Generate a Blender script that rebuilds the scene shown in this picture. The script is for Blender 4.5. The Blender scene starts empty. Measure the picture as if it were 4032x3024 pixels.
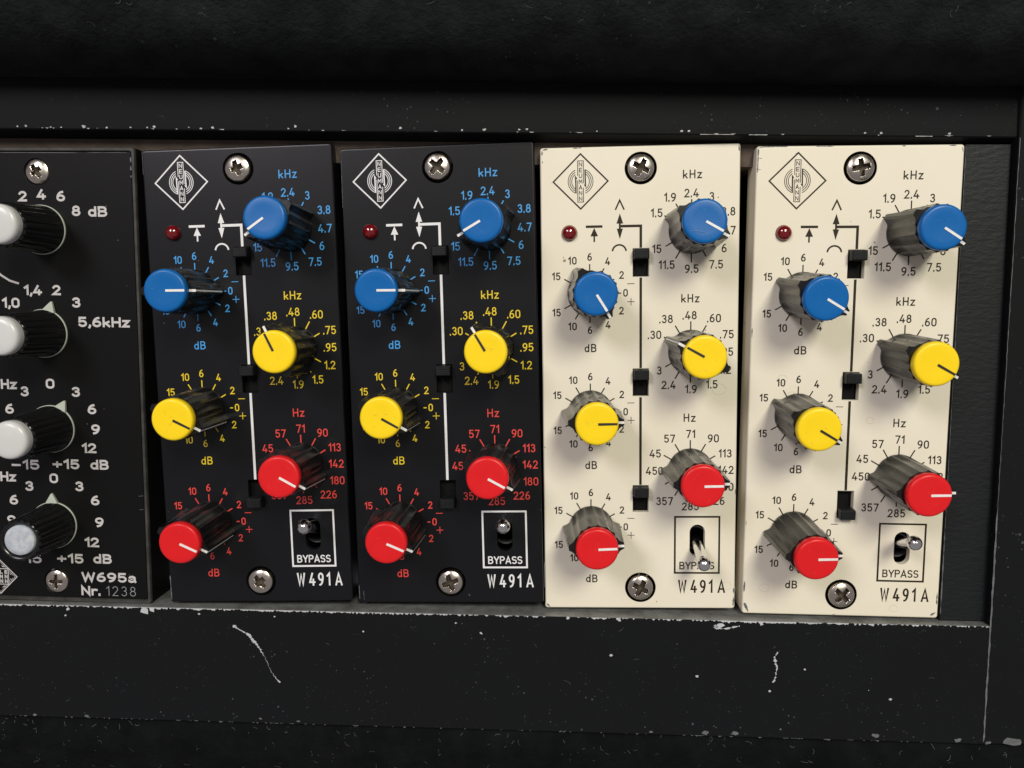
import bpy, bmesh, math, random
from mathutils import Vector, Matrix, Euler
from mathutils.geometry import tessellate_polygon
random.seed(7)
R = math.radians
MM = 0.001
sc = bpy.context.scene
COL = sc.collection

# ------------------------------------------------------------------ camera
cam = bpy.data.cameras.new('camera')
cam.lens = 27.885; cam.sensor_width = 36.0
cam.clip_start = 0.002; cam.clip_end = 20
co = bpy.data.objects.new('camera', cam); COL.objects.link(co)
co.location = (2.325 * MM, -31.059 * MM, 164.042 * MM)
co.rotation_euler = (-0.102267, 0.0513875, -0.0154948)
sc.camera = co

# ------------------------------------------------------------------ world, lamps, exposure
w = bpy.data.worlds.new('World'); sc.world = w; w.use_nodes = True
bg = w.node_tree.nodes['Background']
bg.inputs[0].default_value = (0.98, 0.93, 0.95, 1); bg.inputs[1].default_value = 0.24


def area(name, loc, size, power, color, target=(0.0, -0.05, 0.0)):
    l = bpy.data.lights.new(name, 'AREA'); l.shape = 'RECTANGLE'
    l.size, l.size_y = size; l.energy = power; l.color = color
    o = bpy.data.objects.new(name, l); COL.objects.link(o)
    o.location = loc
    o.rotation_euler = (Vector(target) - Vector(loc)).to_track_quat('-Z', 'Y').to_euler()
    return o


area('ceiling_lamp_warm', (0.50, 0.86, 1.55), (0.45, 0.60), 25.5, (1.0, 0.97, 0.80))
area('ceiling_lamp_cool', (-0.80, 0.86, 1.50), (0.42, 0.55), 14, (1.0, 0.93, 0.98))
sc.view_settings.view_transform = 'Standard'
sc.view_settings.look = 'None'
sc.view_settings.exposure = 0.0
sc.view_settings.gamma = 1.0


# ------------------------------------------------------------------ materials
def mat(name, col, rough=0.5, metal=0.0, spec=0.5, coat=0.0, bump=None, var=None, speck=None, ior=None, rvar=None):
    m = bpy.data.materials.new(name); m.use_nodes = True
    nt = m.node_tree; N = nt.nodes; L = nt.links
    b = N['Principled BSDF']
    b.inputs['Base Color'].default_value = (*col, 1)
    b.inputs['Roughness'].default_value = rough
    b.inputs['Metallic'].default_value = metal
    b.inputs['Specular IOR Level'].default_value = spec
    if ior: b.inputs['IOR'].default_value = ior
    if coat: b.inputs['Coat Weight'].default_value = coat
    tc0 = N.new('ShaderNodeTexCoord'); oi = N.new('ShaderNodeObjectInfo')
    vm = N.new('ShaderNodeVectorMath'); vm.operation = 'MULTIPLY'; vm.inputs[1].default_value = (3.1, 1.7, 2.3)
    L.new(oi.outputs['Random'], vm.inputs[0])
    va = N.new('ShaderNodeVectorMath'); va.operation = 'ADD'
    L.new(tc0.outputs['Object'], va.inputs[0]); L.new(vm.outputs[0], va.inputs[1])

    class _TC: outputs = {'Object': va.outputs[0]}
    tc = _TC

    def noise(scale, detail=4, rough_=0.6, stretch=None):
        n = N.new('ShaderNodeTexNoise'); n.inputs['Scale'].default_value = scale
        n.inputs['Detail'].default_value = detail; n.inputs['Roughness'].default_value = rough_
        if stretch:
            mp = N.new('ShaderNodeMapping'); mp.inputs['Scale'].default_value = stretch
            mp.inputs['Rotation'].default_value = (0, 0, R(12))
            L.new(tc.outputs['Object'], mp.inputs[0]); L.new(mp.outputs[0], n.inputs['Vector'])
        else:
            L.new(tc.outputs['Object'], n.inputs['Vector'])
        return n
    cur = None
    if var:                                  # (scale, amount, second colour)
        n = noise(var[0]); r = N.new('ShaderNodeMapRange')
        r.inputs[1].default_value = 0.35; r.inputs[2].default_value = 0.7
        L.new(n.outputs['Fac'], r.inputs[0])
        mu = N.new('ShaderNodeMath'); mu.operation = 'MULTIPLY'; mu.inputs[1].default_value = var[1]
        L.new(r.outputs[0], mu.inputs[0])
        mx = N.new('ShaderNodeMix'); mx.data_type = 'RGBA'
        L.new(mu.outputs[0], mx.inputs[0])
        mx.inputs[6].default_value = (*col, 1); mx.inputs[7].default_value = (*var[2], 1)
        cur = mx.outputs[2]
    for sp in (speck or []):                 # (scale, threshold, colour, patchiness scale)
        v = N.new('ShaderNodeTexVoronoi'); v.inputs['Scale'].default_value = sp[0]
        L.new(tc.outputs['Object'], v.inputs['Vector'])
        n2 = noise(sp[3], 2)
        th = N.new('ShaderNodeMapRange'); th.inputs[1].default_value = 0.45; th.inputs[2].default_value = 0.75
        th.inputs[3].default_value = 0.0; th.inputs[4].default_value = sp[1]
        L.new(n2.outputs['Fac'], th.inputs[0])
        # per-cell random size
        sepx = N.new('ShaderNodeSeparateColor'); L.new(v.outputs['Color'], sepx.inputs[0])
        p3 = N.new('ShaderNodeMath'); p3.operation = 'POWER'; p3.inputs[1].default_value = 5
        L.new(sepx.outputs[0], p3.inputs[0])
        mu2 = N.new('ShaderNodeMath'); mu2.operation = 'MULTIPLY'
        L.new(th.outputs[0], mu2.inputs[0]); L.new(p3.outputs[0], mu2.inputs[1])
        lt = N.new('ShaderNodeMath'); lt.operation = 'LESS_THAN'
        L.new(v.outputs['Distance'], lt.inputs[0]); L.new(mu2.outputs[0], lt.inputs[1])
        mx = N.new('ShaderNodeMix'); mx.data_type = 'RGBA'
        L.new(lt.outputs[0], mx.inputs[0])
        if cur: L.new(cur, mx.inputs[6])
        else: mx.inputs[6].default_value = (*col, 1)
        mx.inputs[7].default_value = (*sp[2], 1)
        cur = mx.outputs[2]
    if cur: L.new(cur, b.inputs['Base Color'])
    if rvar:
        n = noise(rvar[0]); r = N.new('ShaderNodeMapRange')
        r.inputs[1].default_value = 0.3; r.inputs[2].default_value = 0.7
        r.inputs[3].default_value = rough - rvar[1]; r.inputs[4].default_value = rough + rvar[1]
        L.new(n.outputs['Fac'], r.inputs[0]); L.new(r.outputs[0], b.inputs['Roughness'])
    if bump:                                 # list of (scale, distance mm, stretch)
        prev = None
        for bp in bump:
            n = noise(bp[0], 3, 0.6, bp[2] if len(bp) > 2 else None)
            bn = N.new('ShaderNodeBump'); bn.inputs['Strength'].default_value = 1.0
            bn.inputs['Distance'].default_value = bp[1] * MM
            L.new(n.outputs['Fac'], bn.inputs['Height'])
            if prev: L.new(prev, bn.inputs['Normal'])
            prev = bn.outputs[0]
        L.new(prev, b.inputs['Normal'])
    return m


M = {}
M['cream'] = mat('cream_paint', (0.75, 0.700, 0.590), 0.45, spec=0.3, bump=[(1500, 0.006)],
                 var=(45, 0.55, (0.70, 0.635, 0.505)), speck=[(420, 0.28, (0.30, 0.24, 0.15), 90)])
M['black'] = mat('black_paint', (0.0042, 0.0043, 0.0060), 0.30, spec=0.32, bump=[(2500, 0.006)],
                 var=(120, 0.6, (0.0056, 0.0057, 0.0075)), speck=[(600, 0.16, (0.10, 0.10, 0.11), 140)])
M['black2'] = mat('black_anodised', (0.0045, 0.0044, 0.0046), 0.38, spec=0.16, bump=[(900, 0.004, (1, 14, 1))],
                  speck=[(500, 0.15, (0.12, 0.12, 0.12), 140)])
M['rim'] = mat('worn_frame_rim', (0.030, 0.029, 0.028), 0.45, spec=.3, var=(300, 0.8, (0.07, 0.068, 0.066)))
M['rail'] = mat('black_powder_coat', (0.0052, 0.0057, 0.0066), 0.66, spec=0.12, bump=[(3500, 0.02)],
                var=(45, 0.7, (0.0055, 0.0065, 0.0082)),
                speck=[(2600, 0.60, (0.026, 0.029, 0.034), 300), (1500, 0.50, (0.045, 0.050, 0.060), 60), (900, 0.36, (0.055, 0.06, 0.075), 45), (330, 0.10, (0.14, 0.14, 0.16), 50)])
M['ledge'] = mat('rubbed_metal_ledge', (0.24, 0.25, 0.25), 0.42, metal=0.3, bump=[(1200, 0.02)],
                 var=(260, 1.0, (0.12, 0.12, 0.115)), speck=[(700, 0.25, (0.4, 0.4, 0.42), 200)])
M['bare'] = mat('bare_aluminium', (0.66, 0.67, 0.70), 0.38, metal=0.35, bump=[(2600, 0.03)],
                var=(700, 0.7, (0.50, 0.52, 0.56)))
M['grey_chip'] = mat('grey_exposed_metal', (0.42, 0.42, 0.43), 0.5, metal=0.2, var=(900, 0.9, (0.22, 0.22, 0.23)))
M['bare_dull'] = mat('dull_exposed_metal', (0.16, 0.165, 0.175), 0.5, metal=0.2, var=(900, 0.8, (0.08, 0.08, 0.085)))
M['leather'] = mat('textured_vinyl', (0.0055, 0.0070, 0.0085), 0.50, spec=.3, bump=[(520, 0.10, (1, 2.4, 1)), (2200, 0.015)])
M['felt'] = mat('fuzzy_black_cloth', (0.0095, 0.0105, 0.0115), 0.95, spec=0.08, bump=[(900, 0.35), (4000, 0.12)],
                var=(160, 0.9, (0.020, 0.022, 0.024)), speck=[(1300, 0.45, (0.045, 0.048, 0.052), 50), (500, 0.25, (0.05, 0.055, 0.06), 60)])
M['felt_low'] = mat('dark_linty_cloth', (0.0040, 0.0045, 0.0052), 0.95, spec=0.05, bump=[(900, 0.35), (4000, 0.12)],
                    var=(160, 0.9, (0.0075, 0.0082, 0.0092)), speck=[(900, 0.28, (0.05, 0.055, 0.06), 60)])
M['back'] = mat('brown_backing', (0.085, 0.066, 0.054), 0.9, spec=0.1, bump=[(900, 0.2)], var=(300, 1, (0.12, 0.095, 0.08)))
M['knob'] = mat('glossy_black_plastic', (0.006, 0.006, 0.0065), 0.22, spec=0.5, 
                rvar=(500, 0.04), speck=[(900, 0.2, (0.022, 0.022, 0.022), 180)])
M['knob_in'] = mat('matt_black_plastic', (0.008, 0.008, 0.009), 0.4)
M['ring'] = mat('greenish_collar', (0.42, 0.46, 0.40), 0.45, var=(600, 0.6, (0.36, 0.40, 0.33)))
M['cap_blue'] = mat('blue_cap_plastic', (0.0018, 0.108, 0.37), 0.33, spec=.30, bump=[(1800, 0.004)], var=(500, 0.4, (0.004, 0.122, 0.39)))
M['cap_yellow'] = mat('yellow_cap_plastic', (0.90, 0.64, 0.012), 0.33, spec=.30, bump=[(1800, 0.004)], var=(400, 0.4, (0.86, 0.59, 0.012)))
M['cap_red'] = mat('red_cap_plastic', (0.66, 0.012, 0.016), 0.33, spec=.30, bump=[(1800, 0.004)], var=(400, 0.4, (0.60, 0.010, 0.014)))
M['cap_white'] = mat('white_cap_plastic', (0.58, 0.58, 0.59), 0.28, bump=[(1500, 0.004)], var=(350, 0.4, (0.52, 0.52, 0.52)))
M['bare_core'] = mat('bluish_knob_core', (0.34, 0.38, 0.45), 0.7, bump=[(1500, 0.05)], var=(900, 1, (0.50, 0.52, 0.56)))
M['line_white'] = mat('white_paint_line', (0.78, 0.78, 0.78), 0.45, var=(1400, 0.5, (0.60, 0.58, 0.58)))
M['line_black'] = mat('black_paint_line', (0.02, 0.018, 0.014), 0.45)
M['ink_white'] = mat('white_ink', (0.74, 0.74, 0.77), 0.5, var=(900, 0.4, (0.64, 0.64, 0.66)))
M['ink_grey'] = mat('greyish_white_ink', (0.53, 0.51, 0.52), 0.5, var=(900, 0.5, (0.44, 0.42, 0.42)))
M['ink_thin'] = mat('thin_engraving', (0.26, 0.27, 0.30), 0.5)
M['ink_blue'] = mat('blue_ink', (0.045, 0.31, 0.72), 0.5)
M['ink_yellow'] = mat('yellow_ink', (0.72, 0.53, 0.012), 0.5)
M['ink_red'] = mat('red_ink', (0.68, 0.050, 0.040), 0.5)
M['ink_dark'] = mat('dark_brown_ink', (0.020, 0.013, 0.005), 0.55, spec=.25)
M['chrome'] = mat('chrome', (0.78, 0.77, 0.78), 0.13, metal=1.0)
M['screw'] = mat('nickel_screw', (0.62, 0.56, 0.50), 0.25, metal=1.0, bump=[(1300, 0.012)], rvar=(600, 0.08),
                 speck=[(800, 0.3, (0.22, 0.17, 0.12), 200)])
M['recess'] = mat('dark_brown_recess', (0.055, 0.042, 0.028), 0.6, metal=0.4, bump=[(1500, 0.03)])  # dark brown for the sunken cross of the screws
M['slot'] = mat('slot_black', (0.003, 0.003, 0.0032), 0.6, spec=.15)
M['slider'] = mat('slider_plastic', (0.009, 0.010, 0.011), 0.45, spec=.2, bump=[(2500, 0.01)], var=(700, 0.8, (0.014, 0.015, 0.017)))
M['lens'] = mat('dark_red_lens', (0.14, 0.001, 0.004), 0.10, spec=0.6, coat=0.5)
M['lens_ring'] = mat('lens_bezel', (0.02, 0.012, 0.012), 0.4)
M['chip'] = mat('chipped_primer', (0.085, 0.095, 0.11), 0.6, var=(900, 0.8, (0.16, 0.17, 0.17)))
M['stain'] = mat('faint_ring_stain', (0.55, 0.47, 0.35), 0.5)
M['scuff_blue'] = mat('light_scuffs_blue', (0.05, 0.20, 0.48), .5)
M['scuff_yellow'] = mat('light_scuffs_yellow', (0.62, 0.46, 0.05), .5)
M['scuff_red'] = mat('light_scuffs_red', (0.72, 0.07, 0.06), .5)
M['lint'] = mat('lint', (0.10, 0.105, 0.11), 0.9)


# ------------------------------------------------------------------ mesh helpers (all in millimetres)
class MB:
    def __init__(s): s.v = []; s.f = []; s.smooth = []

    def add(s, vs, fs, smooth=False):
        o = len(s.v); s.v += [tuple(p) for p in vs]
        s.f += [[i + o for i in f] for f in fs]; s.smooth += [smooth] * len(fs)

    def box(s, x0, x1, y0, y1, z0, z1):
        s.add([(x0, y0, z0), (x1, y0, z0), (x1, y1, z0), (x0, y1, z0), (x0, y0, z1), (x1, y0, z1), (x1, y1, z1), (x0, y1, z1)],
              [(0, 3, 2, 1), (4, 5, 6, 7), (0, 1, 5, 4), (1, 2, 6, 5), (2, 3, 7, 6), (3, 0, 4, 7)])

    def loft(s, loops, cap0=False, cap1=False, smooth=False, closed=True):
        n = len(loops[0]); vs = [p for l in loops for p in l]; fs = []
        for k in range(len(loops) - 1):
            for i in range(n if closed else n - 1):
                j = (i + 1) % n
                fs.append((k * n + i, k * n + j, (k + 1) * n + j, (k + 1) * n + i))
        s.add(vs, fs, smooth)
        if cap0: s.add(loops[0], [tuple(reversed(range(n)))])
        if cap1: s.add(loops[-1], [tuple(range(n))])

    def lathe(s, prof, n=48, cx=0, cy=0, smooth=True, cap1=True, cap0=False):
        loops = [[(cx + r * math.cos(2 * math.pi * i / n), cy + r * math.sin(2 * math.pi * i / n), z) for i in range(n)] for r, z in prof]
        s.loft(loops, cap0, cap1, smooth)

    def ribbon(s, pts, wd, closed=False, z=0.02, ext=0.0):
        P = [Vector(p) for p in pts]
        Q = [P[0]]
        for p in P[1:]:
            if (p - Q[-1]).length > 1e-4: Q.append(p)
        P = Q
        if closed and (P[0] - P[-1]).length < 1e-4: P.pop()
        n = len(P)
        if n < 2: return
        if not closed and ext:
            P[0] = P[0] + (P[0] - P[1]).normalized() * ext
            P[-1] = P[-1] + (P[-1] - P[-2]).normalized() * ext
        Lf, Rt = [], []
        for i in range(n):
            a = P[i - 1] if (i > 0 or closed) else None
            b = P[(i + 1) % n] if (i < n - 1 or closed) else None
            d1 = (P[i] - a).normalized() if a is not None else None
            d2 = (b - P[i]).normalized() if b is not None else None
            if d1 is None: d1 = d2
            if d2 is None: d2 = d1
            n1 = Vector((-d1.y, d1.x)); n2 = Vector((-d2.y, d2.x))
            m = n1 + n2
            if m.length < 1e-3: m = n1.copy()
            m.normalize()
            k = 1 / max(0.38, m.dot(n1))
            ww = wd[i] if isinstance(wd, (list, tuple)) else wd
            Lf.append(P[i] + m * k * ww / 2); Rt.append(P[i] - m * k * ww / 2)
        vs = [(p.x, p.y, z) for p in Lf] + [(p.x, p.y, z) for p in Rt]
        fs = []
        for i in range(n if closed else n - 1):
            j = (i + 1) % n
            fs.append((i, n + i, n + j, j))
        s.add(vs, fs)

    def poly(s, pts, z=0.02):
        s.add([(p[0], p[1], z) for p in pts], [tuple(range(len(pts)))])

    def mesh(s, name, mats, mi=None):
        me = bpy.data.meshes.new(name)
        me.from_pydata([(x * MM, y * MM, z * MM) for x, y, z in s.v], [], s.f)
        me.polygons.foreach_set('use_smooth', s.smooth)
        for m in (mats if isinstance(mats, (list, tuple)) else [mats]): me.materials.append(m)
        if mi: me.polygons.foreach_set('material_index', mi)
        me.update()
        return me


def link(name, data, parent=None, loc=(0, 0, 0), rot=(0, 0, 0), label=None, kind=None, cat=None, group=None):
    o = bpy.data.objects.new(name, data); COL.objects.link(o)
    o.location = [c * MM for c in loc]; o.rotation_euler = rot
    if parent: o.parent = parent
    if label: o['label'] = label
    if kind: o['kind'] = kind
    if cat: o['category'] = cat
    if group: o['group'] = group
    return o


def part(name, mb, m, parent, **k):
    return link(name, mb.mesh(name, m), parent, **k)


# ------------------------------------------------------------------ stroke lettering
def A(cx, cy, rx, ry, a0, a1, n=None):
    n = n or max(4, int(abs(a1 - a0) / 22))
    return [(cx + rx * math.cos(R(a0 + (a1 - a0) * i / n)), cy + ry * math.sin(R(a0 + (a1 - a0) * i / n))) for i in range(n + 1)]


G = {
    '0': (.52, [A(.26, .72, .26, .28, 180, 0) + A(.26, .28, .26, .28, 0, -180) + ['c']]),
    '1': (.24, [[(0, .78), (.24, 1), (.24, 0)]]),
    '2': (.52, [A(.26, .73, .25, .27, 165, -35) + [(0, 0), (.54, 0)]]),
    '3': (.50, [A(.25, .765, .22, .235, 155, -88), A(.25, .27, .25, .27, 88, -155)]),
    '4': (.58, [[(.33, 1), (0, .24), (.60, .24)], [(.43, .48), (.43, 0)]]),
    '5': (.50, [[(.46, 1), (.05, 1), (.03, .55)] + A(.25, .31, .26, .31, 120, -150)]),
    '6': (.52, [A(.26, .29, .26, .29, 90, 450) + ['c'], A(.40, .32, .39, .68, 168, 90)]),
    '7': (.52, [[(0, 1), (.53, 1), (.18, 0)]]),
    '8': (.52, [A(.26, .76, .21, .24, 90, 450) + ['c'], A(.26, .27, .26, .27, 90, 450) + ['c']]),
    '9': (.52, [A(.26, .71, .26, .29, 90, 450) + ['c'], A(.12, .68, .39, .68, -12, -90)]),
    '.': (.02, [[(.01, -.03), (.01, .07)]]),
    ',': (.06, [[(.06, .06), (.05, -.05), (0, -.17)]]),
    '-': (.50, [[(0, .42), (.50, .42)]]),
    '+': (.56, [[(0, .45), (.56, .45)], [(.28, .17), (.28, .73)]]),
    'k': (.42, [[(0, 1), (0, 0)], [(.38, .55), (0, .24)], [(.13, .38), (.42, 0)]]),
    'H': (.54, [[(0, 1), (0, 0)], [(.54, 1), (.54, 0)], [(0, .5), (.54, .5)]]),
    'z': (.42, [[(0, .66), (.40, .66), (.01, 0), (.42, 0)]]),
    'd': (.44, [A(.22, .33, .22, .33, 0, 360) + ['c'], [(.44, 1), (.44, 0)]]),
    'B': (.52, [[(0, 0), (0, 1), (.28, 1)] + A(.28, .765, .20, .235, 88, -88) + [(0, .53)], [(.03, .525), (.30, .525)] + A(.30, .262, .22, .262, 86, -88) + [(0, 0)]]),
    'Y': (.56, [[(0, 1), (.28, .42), (.56, 1)], [(.28, .44), (.28, 0)]]),
    'P': (.50, [[(0, 0), (0, 1), (.28, 1)] + A(.28, .74, .22, .26, 88, -88) + [(0, .48)]]),
    'A': (.60, [[(0, 0), (.30, 1), (.60, 0)], [(.10, .27), (.50, .27)]]),
    'S': (.50, [A(.25, .755, .24, .245, 35, 255) + A(.25, .26, .25, .26, 80, -140)]),
    'W': (.86, [[(0, 1), (.20, 0), (.43, .9), (.66, 0), (.86, 1)]]),
    'N': (.56, [[(0, 0), (0, 1), (.56, 0), (.56, 1)]]),
    'E': (.50, [[(.50, 1), (0, 1), (0, 0), (.50, 0)], [(0, .5), (.48, .5)]]),
    'U': (.54, [[(0, 1), (0, .3)] + A(.27, .27, .27, .27, 180, 360) + [(.54, 1)]]),
    'M': (.66, [[(0, 0), (0, 1), (.33, .35), (.66, 1), (.66, 0)]]),
    'a': (.46, [[(.46, 0), (.42, .10), (.42, .46)] + A(.23, .47, .19, .20, 0, 165), [(.40, .38), (.16, .34)] + A(.18, .17, .17, .17, 95, 290) + [(.40, .12)]]),
    'r': (.30, [[(0, 0), (0, .66)], A(.24, .40, .24, .26, 165, 60)]),
    'L': (.44, [[(0, 1), (0, 0), (.44, 0)]]),
    ' ': (.25, []),
}


def text(mb, s, cx, cy, h, sw, fit=None, xs=1.0, gap=.155, z=0.02, rot=0, align='c'):
    """Lettering s centred on (cx, cy); h cap height, sw stroke, fit total width."""
    hh = h - sw
    x = 0; items = []
    for c in s:
        gw = G[c][0] * hh * xs
        items.append((c, x + sw / 2)); x += gw + sw + gap * h
    tot = x - gap * h
    k = (fit / tot) if fit else 1.0
    ox = cx - (tot * k / 2 if align == 'c' else 0)
    oy = cy - h / 2 + sw / 2
    lay = 0
    ca, sa = math.cos(rot), math.sin(rot)
    for c, x0 in items:
        for st in G[c][1]:
            closed = st[-1] == 'c'
            pts = [(ox + (x0 + p[0] * hh * xs) * k, oy + p[1] * hh) for p in (st[:-1] if closed else st)]
            if rot:
                pts = [(cx + (p[0] - cx) * ca - (p[1] - cy) * sa, cy + (p[0] - cx) * sa + (p[1] - cy) * ca) for p in pts]
            mb.ribbon(pts, sw, closed, z + 0.006 * (lay % 4), ext=0 if closed else sw * 0.45)
            lay += 1


# ------------------------------------------------------------------ layout of one equaliser module (mm, from its upper left corner)
T = {"n2.4": [30.34, -9.57], "n11.5": [25.43, -23.77], "n9.5": [30.46, -24.65], "n7.5": [35.35, -23.85], "n1.9": [26.05, -10.33],
     "n1.5": [23.39, -13.38], "n15": [23.43, -20.56], "n3": [34.36, -10.34], "n3.8": [37.7, -13.36], "n4.7": [37.72, -17.12], "n6": [36.93, -20.65]}
KC = {'bf': (30.38, -17.1), 'bd': (9.87, -29.35), 'yf': (30.38, -41.6), 'yd': (9.87, -53.85), 'rf': (30.45, -66.15), 'rd': (9.87, -78.3)}
FW = 40.0; FH = 96.0


def rrect(x0, x1, y0, y1, r, z, n=3):
    out = []
    for cx, cy, a in ((x1 - r, y1 - r, 0), (x0 + r, y1 - r, 90), (x0 + r, y0 + r, 180), (x1 - r, y0 + r, 270)):
        for i in range(n + 1):
            t = R(a + 90 * i / n); out.append((cx + r * math.cos(t), cy + r * math.sin(t), z))
    return out


def plate(holes, wdt, hgt, depth=7.0, edge=0.45, rc=0.55, thick=1.5):
    """Front plate with real openings, softened outer edge and sides that run back."""
    mb = MB()
    steps = [(edge, 0.0), (edge * .55, -0.05 * edge), (edge * .2, -0.35 * edge), (0.0, -edge), (0.0, -depth)]
    loops = [rrect(i, wdt - i, -hgt + i, -i, max(rc - i * 0.4, .1), z) for i, z in steps]
    mb.loft(loops)
    for i in range(len(mb.f)): mb.f[i] = list(reversed(mb.f[i]))
    polys = [[Vector(p) for p in loops[0]]]
    for h in holes:
        o, s = h
        polys.append([Vector((x, y, 0)) for x, y in o])
    flat = [v for pl in polys for v in pl]
    tri = tessellate_polygon(polys)
    mb.add([tuple(v) for v in flat], [list(t) for t in tri])
    for o, s in holes:
        cx = sum(p[0] for p in o) / len(o); cy = sum(p[1] for p in o) / len(o)

        def shr(d):
            res = []
            for x, y in o:
                l = math.hypot(x - cx, y - cy); res.append((x - (x - cx) / l * d, y - (y - cy) / l * d))
            return res
        lp = [[(x, y, 0) for x, y in o], [(x, y, -s) for x, y in shr(s)], [(x, y, -thick) for x, y in shr(s)]]
        mb.loft(lp)
    return mb


def circle(cx, cy, r, n=40): return [(cx + r * math.cos(2 * math.pi * i / n), cy + r * math.sin(2 * math.pi * i / n)) for i in range(n)]


def rect(x0, x1, y0, y1): return [(x1, y1), (x0, y1), (x0, y0), (x1, y0)]


def stadium(cx, y0, y1, r, n=10):
    out = []
    for k in range(n + 1): t = math.pi * k / n; out.append((cx + r * math.cos(t), y1 - r + r * math.sin(t)))
    for k in range(n + 1): t = math.pi + math.pi * k / n; out.append((cx + r * math.cos(t), y0 + r + r * math.sin(t)))
    return out


SL = [(18.55, 21.95, -26.2, -20.3), (18.55, 21.95, -50.75, -44.8), (18.55, 21.95, -75.25, -69.3)]
HOLES = [(circle(20.2, -4.45, 3.27), .04), (circle(20.2, -91.4, 3.27), .04), (circle(5.8, -17.05, 1.62, 24), .08)] + \
        [(rect(*s), .16) for s in SL] + [(stadium(32.05, -84.75, -77.75, 1.62), .06)]


# ------------------------------------------------------------------ shared pieces
def flute(th, rb, amp, n):
    f = (n * th / (2 * math.pi) + .5) % 1.0
    return rb - amp * math.sin(math.pi * f) ** .9


def knob_outline(rb, amp, tip, half, n=15, N=240):
    """Fluted outline with two opposite wings; the pointer wing lies on +x."""
    out = []
    for i in range(N):
        th = 2 * math.pi * i / N
        r = flute(th, rb, amp, n)
        for sgn in (0, math.pi):
            d = (th - sgn + math.pi) % (2 * math.pi) - math.pi
            wa = R(24)
            if abs(d) < wa:
                tt = tip / max(math.cos(d), .2)
                at = math.atan2(half, tip)
                if abs(d) <= at: rr = tt
                else:
                    u = (abs(d) - at) / (wa - at)
                    rr = rb + (tip / math.cos(at) - rb) * (1 - u) ** 3.4
                    rr = max(rr, r) if u < .8 else rr * (1 - (u - .8) / .2) + r * (u - .8) / .2
                r = rr
        out.append((r * math.cos(th), r * math.sin(th)))
    return out


def make_knob_mesh():
    mb = MB()
    lv = [(0.15, 4.64, .03, 6.0, .55), (1.0, 4.62, .05, 5.97, .55), (1.15, 4.60, .20, 5.95, .55), (6, 4.55, .24, 5.72, .55), (12.05, 4.50, .30, 5.42, .55),
          (12.3, 4.47, .31, 5.36, .55)]
    loops = [[(x, y, z) for x, y in knob_outline(rb, a, tip, h)] for z, rb, a, tip, h in lv]
    mb.loft(loops[:5], smooth=True)
    mb.loft(loops[4:], smooth=False)
    top = loops[-1]
    mb.add(top + [(0, 0, 12.3)], [(i, (i + 1) % len(top), len(top)) for i in range(len(top))])
    return mb


knob_me = make_knob_mesh().mesh('knob', M['knob'])
cm = MB(); cm.lathe([(4.0, 12.25), (4.13, 12.45), (4.15, 13.2), (4.11, 13.5), (3.99, 13.72), (3.79, 13.85), (3.5, 13.89), (2.4, 13.84), (1.2, 13.80), (.3, 13.79)], 72)
cap_me = {c: cm.mesh('cap', M['cap_' + c]) for c in ('blue', 'yellow', 'red')}
lm = MB()
lm.box(.2, 3.85, -.225, .225, 13.7, 13.915)
line_me = {'blue': lm.mesh('pointer_line', M['line_white']), 'red': lm.mesh('pointer_line', M['line_white']), 'yellow': lm.mesh('pointer_line', M['line_black'])}
wm = MB()
wm.loft([[(4.03, -.24, z0), (x1, -.24, z1), (x1, .24, z1), (4.03, .24, z0)] for z0, x1, z1 in ((12.1, 5.3, 12.1), (12.36, 5.38, 12.36))], cap0=True, cap1=True)
wm.add([(5.38, -.15, 12.36), (5.46, -.15, 12.05), (5.975, -.15, 1.2), (5.975, .15, 1.2), (5.46, .15, 12.05), (5.38, .15, 12.36)], [(0, 1, 4, 5), (1, 2, 3, 4)])
wing_me = wm.mesh('wing_mark', M['line_white'])


def make_screw(arm, ln, wob, seed):
    rnd = random.Random(seed); RR = 2.9
    nr, ns = 46, 120
    ph = [rnd.uniform(0, 6.28) for _ in range(4)]

    def inside(x, y):
        th = math.atan2(y, x)
        k = 1 + wob * math.sin(3 * th + ph[0]) + wob * .7 * math.sin(7 * th + ph[1])
        a = arm * k; l = ln * (1 + wob * math.sin(2 * th + ph[2]))
        for u, v in ((x, y), (y, x)):
            if abs(v) < l and abs(u) < a * (1 - .18 * abs(v) / l): return True
        return math.hypot(x, y) < arm * (1.25 + wob)

    def hz(x, y):
        r = math.hypot(x, y) / RR
        z = 0.25 + 1.15 * math.sqrt(max(0, 1 - (r * .93) ** 2))
        if r > .93: z -= (r - .93) * 5
        if inside(x, y): z = z - .95 - .6 * (1 - min(1, math.hypot(x, y) / ln))
        return z
    V = [(0, 0, hz(0, 0))]
    for i in range(1, nr + 1):
        r = RR * i / nr
        for j in range(ns):
            t = 2 * math.pi * j / ns; x, y = r * math.cos(t), r * math.sin(t); V.append((x, y, hz(x, y)))
    F = [(0, 1 + j, 1 + (j + 1) % ns) for j in range(ns)]
    for i in range(nr - 1):
        for j in range(ns):
            a = 1 + i * ns + j; b = 1 + i * ns + (j + 1) % ns
            F.append((a, a + ns, b + ns, b))
    head, rec = MB(), MB()
    hf, rf = [], []
    for f in F:
        cx = sum(V[i][0] for i in f) / len(f); cy = sum(V[i][1] for i in f) / len(f)
        (rf if inside(cx, cy) else hf).append(f)
    head.add(V, hf, True)
    head.lathe([(RR, V[-1][2]), (RR, -2.0)], ns, cap1=False)
    used = sorted({i for f in rf for i in f}); mp = {i: k for k, i in enumerate(used)}
    rec.add([V[i] for i in used], [[mp[i] for i in f] for f in rf], False)
    return head.mesh('screw', M['screw']), rec.mesh('cross_recess', M['recess'])


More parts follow.
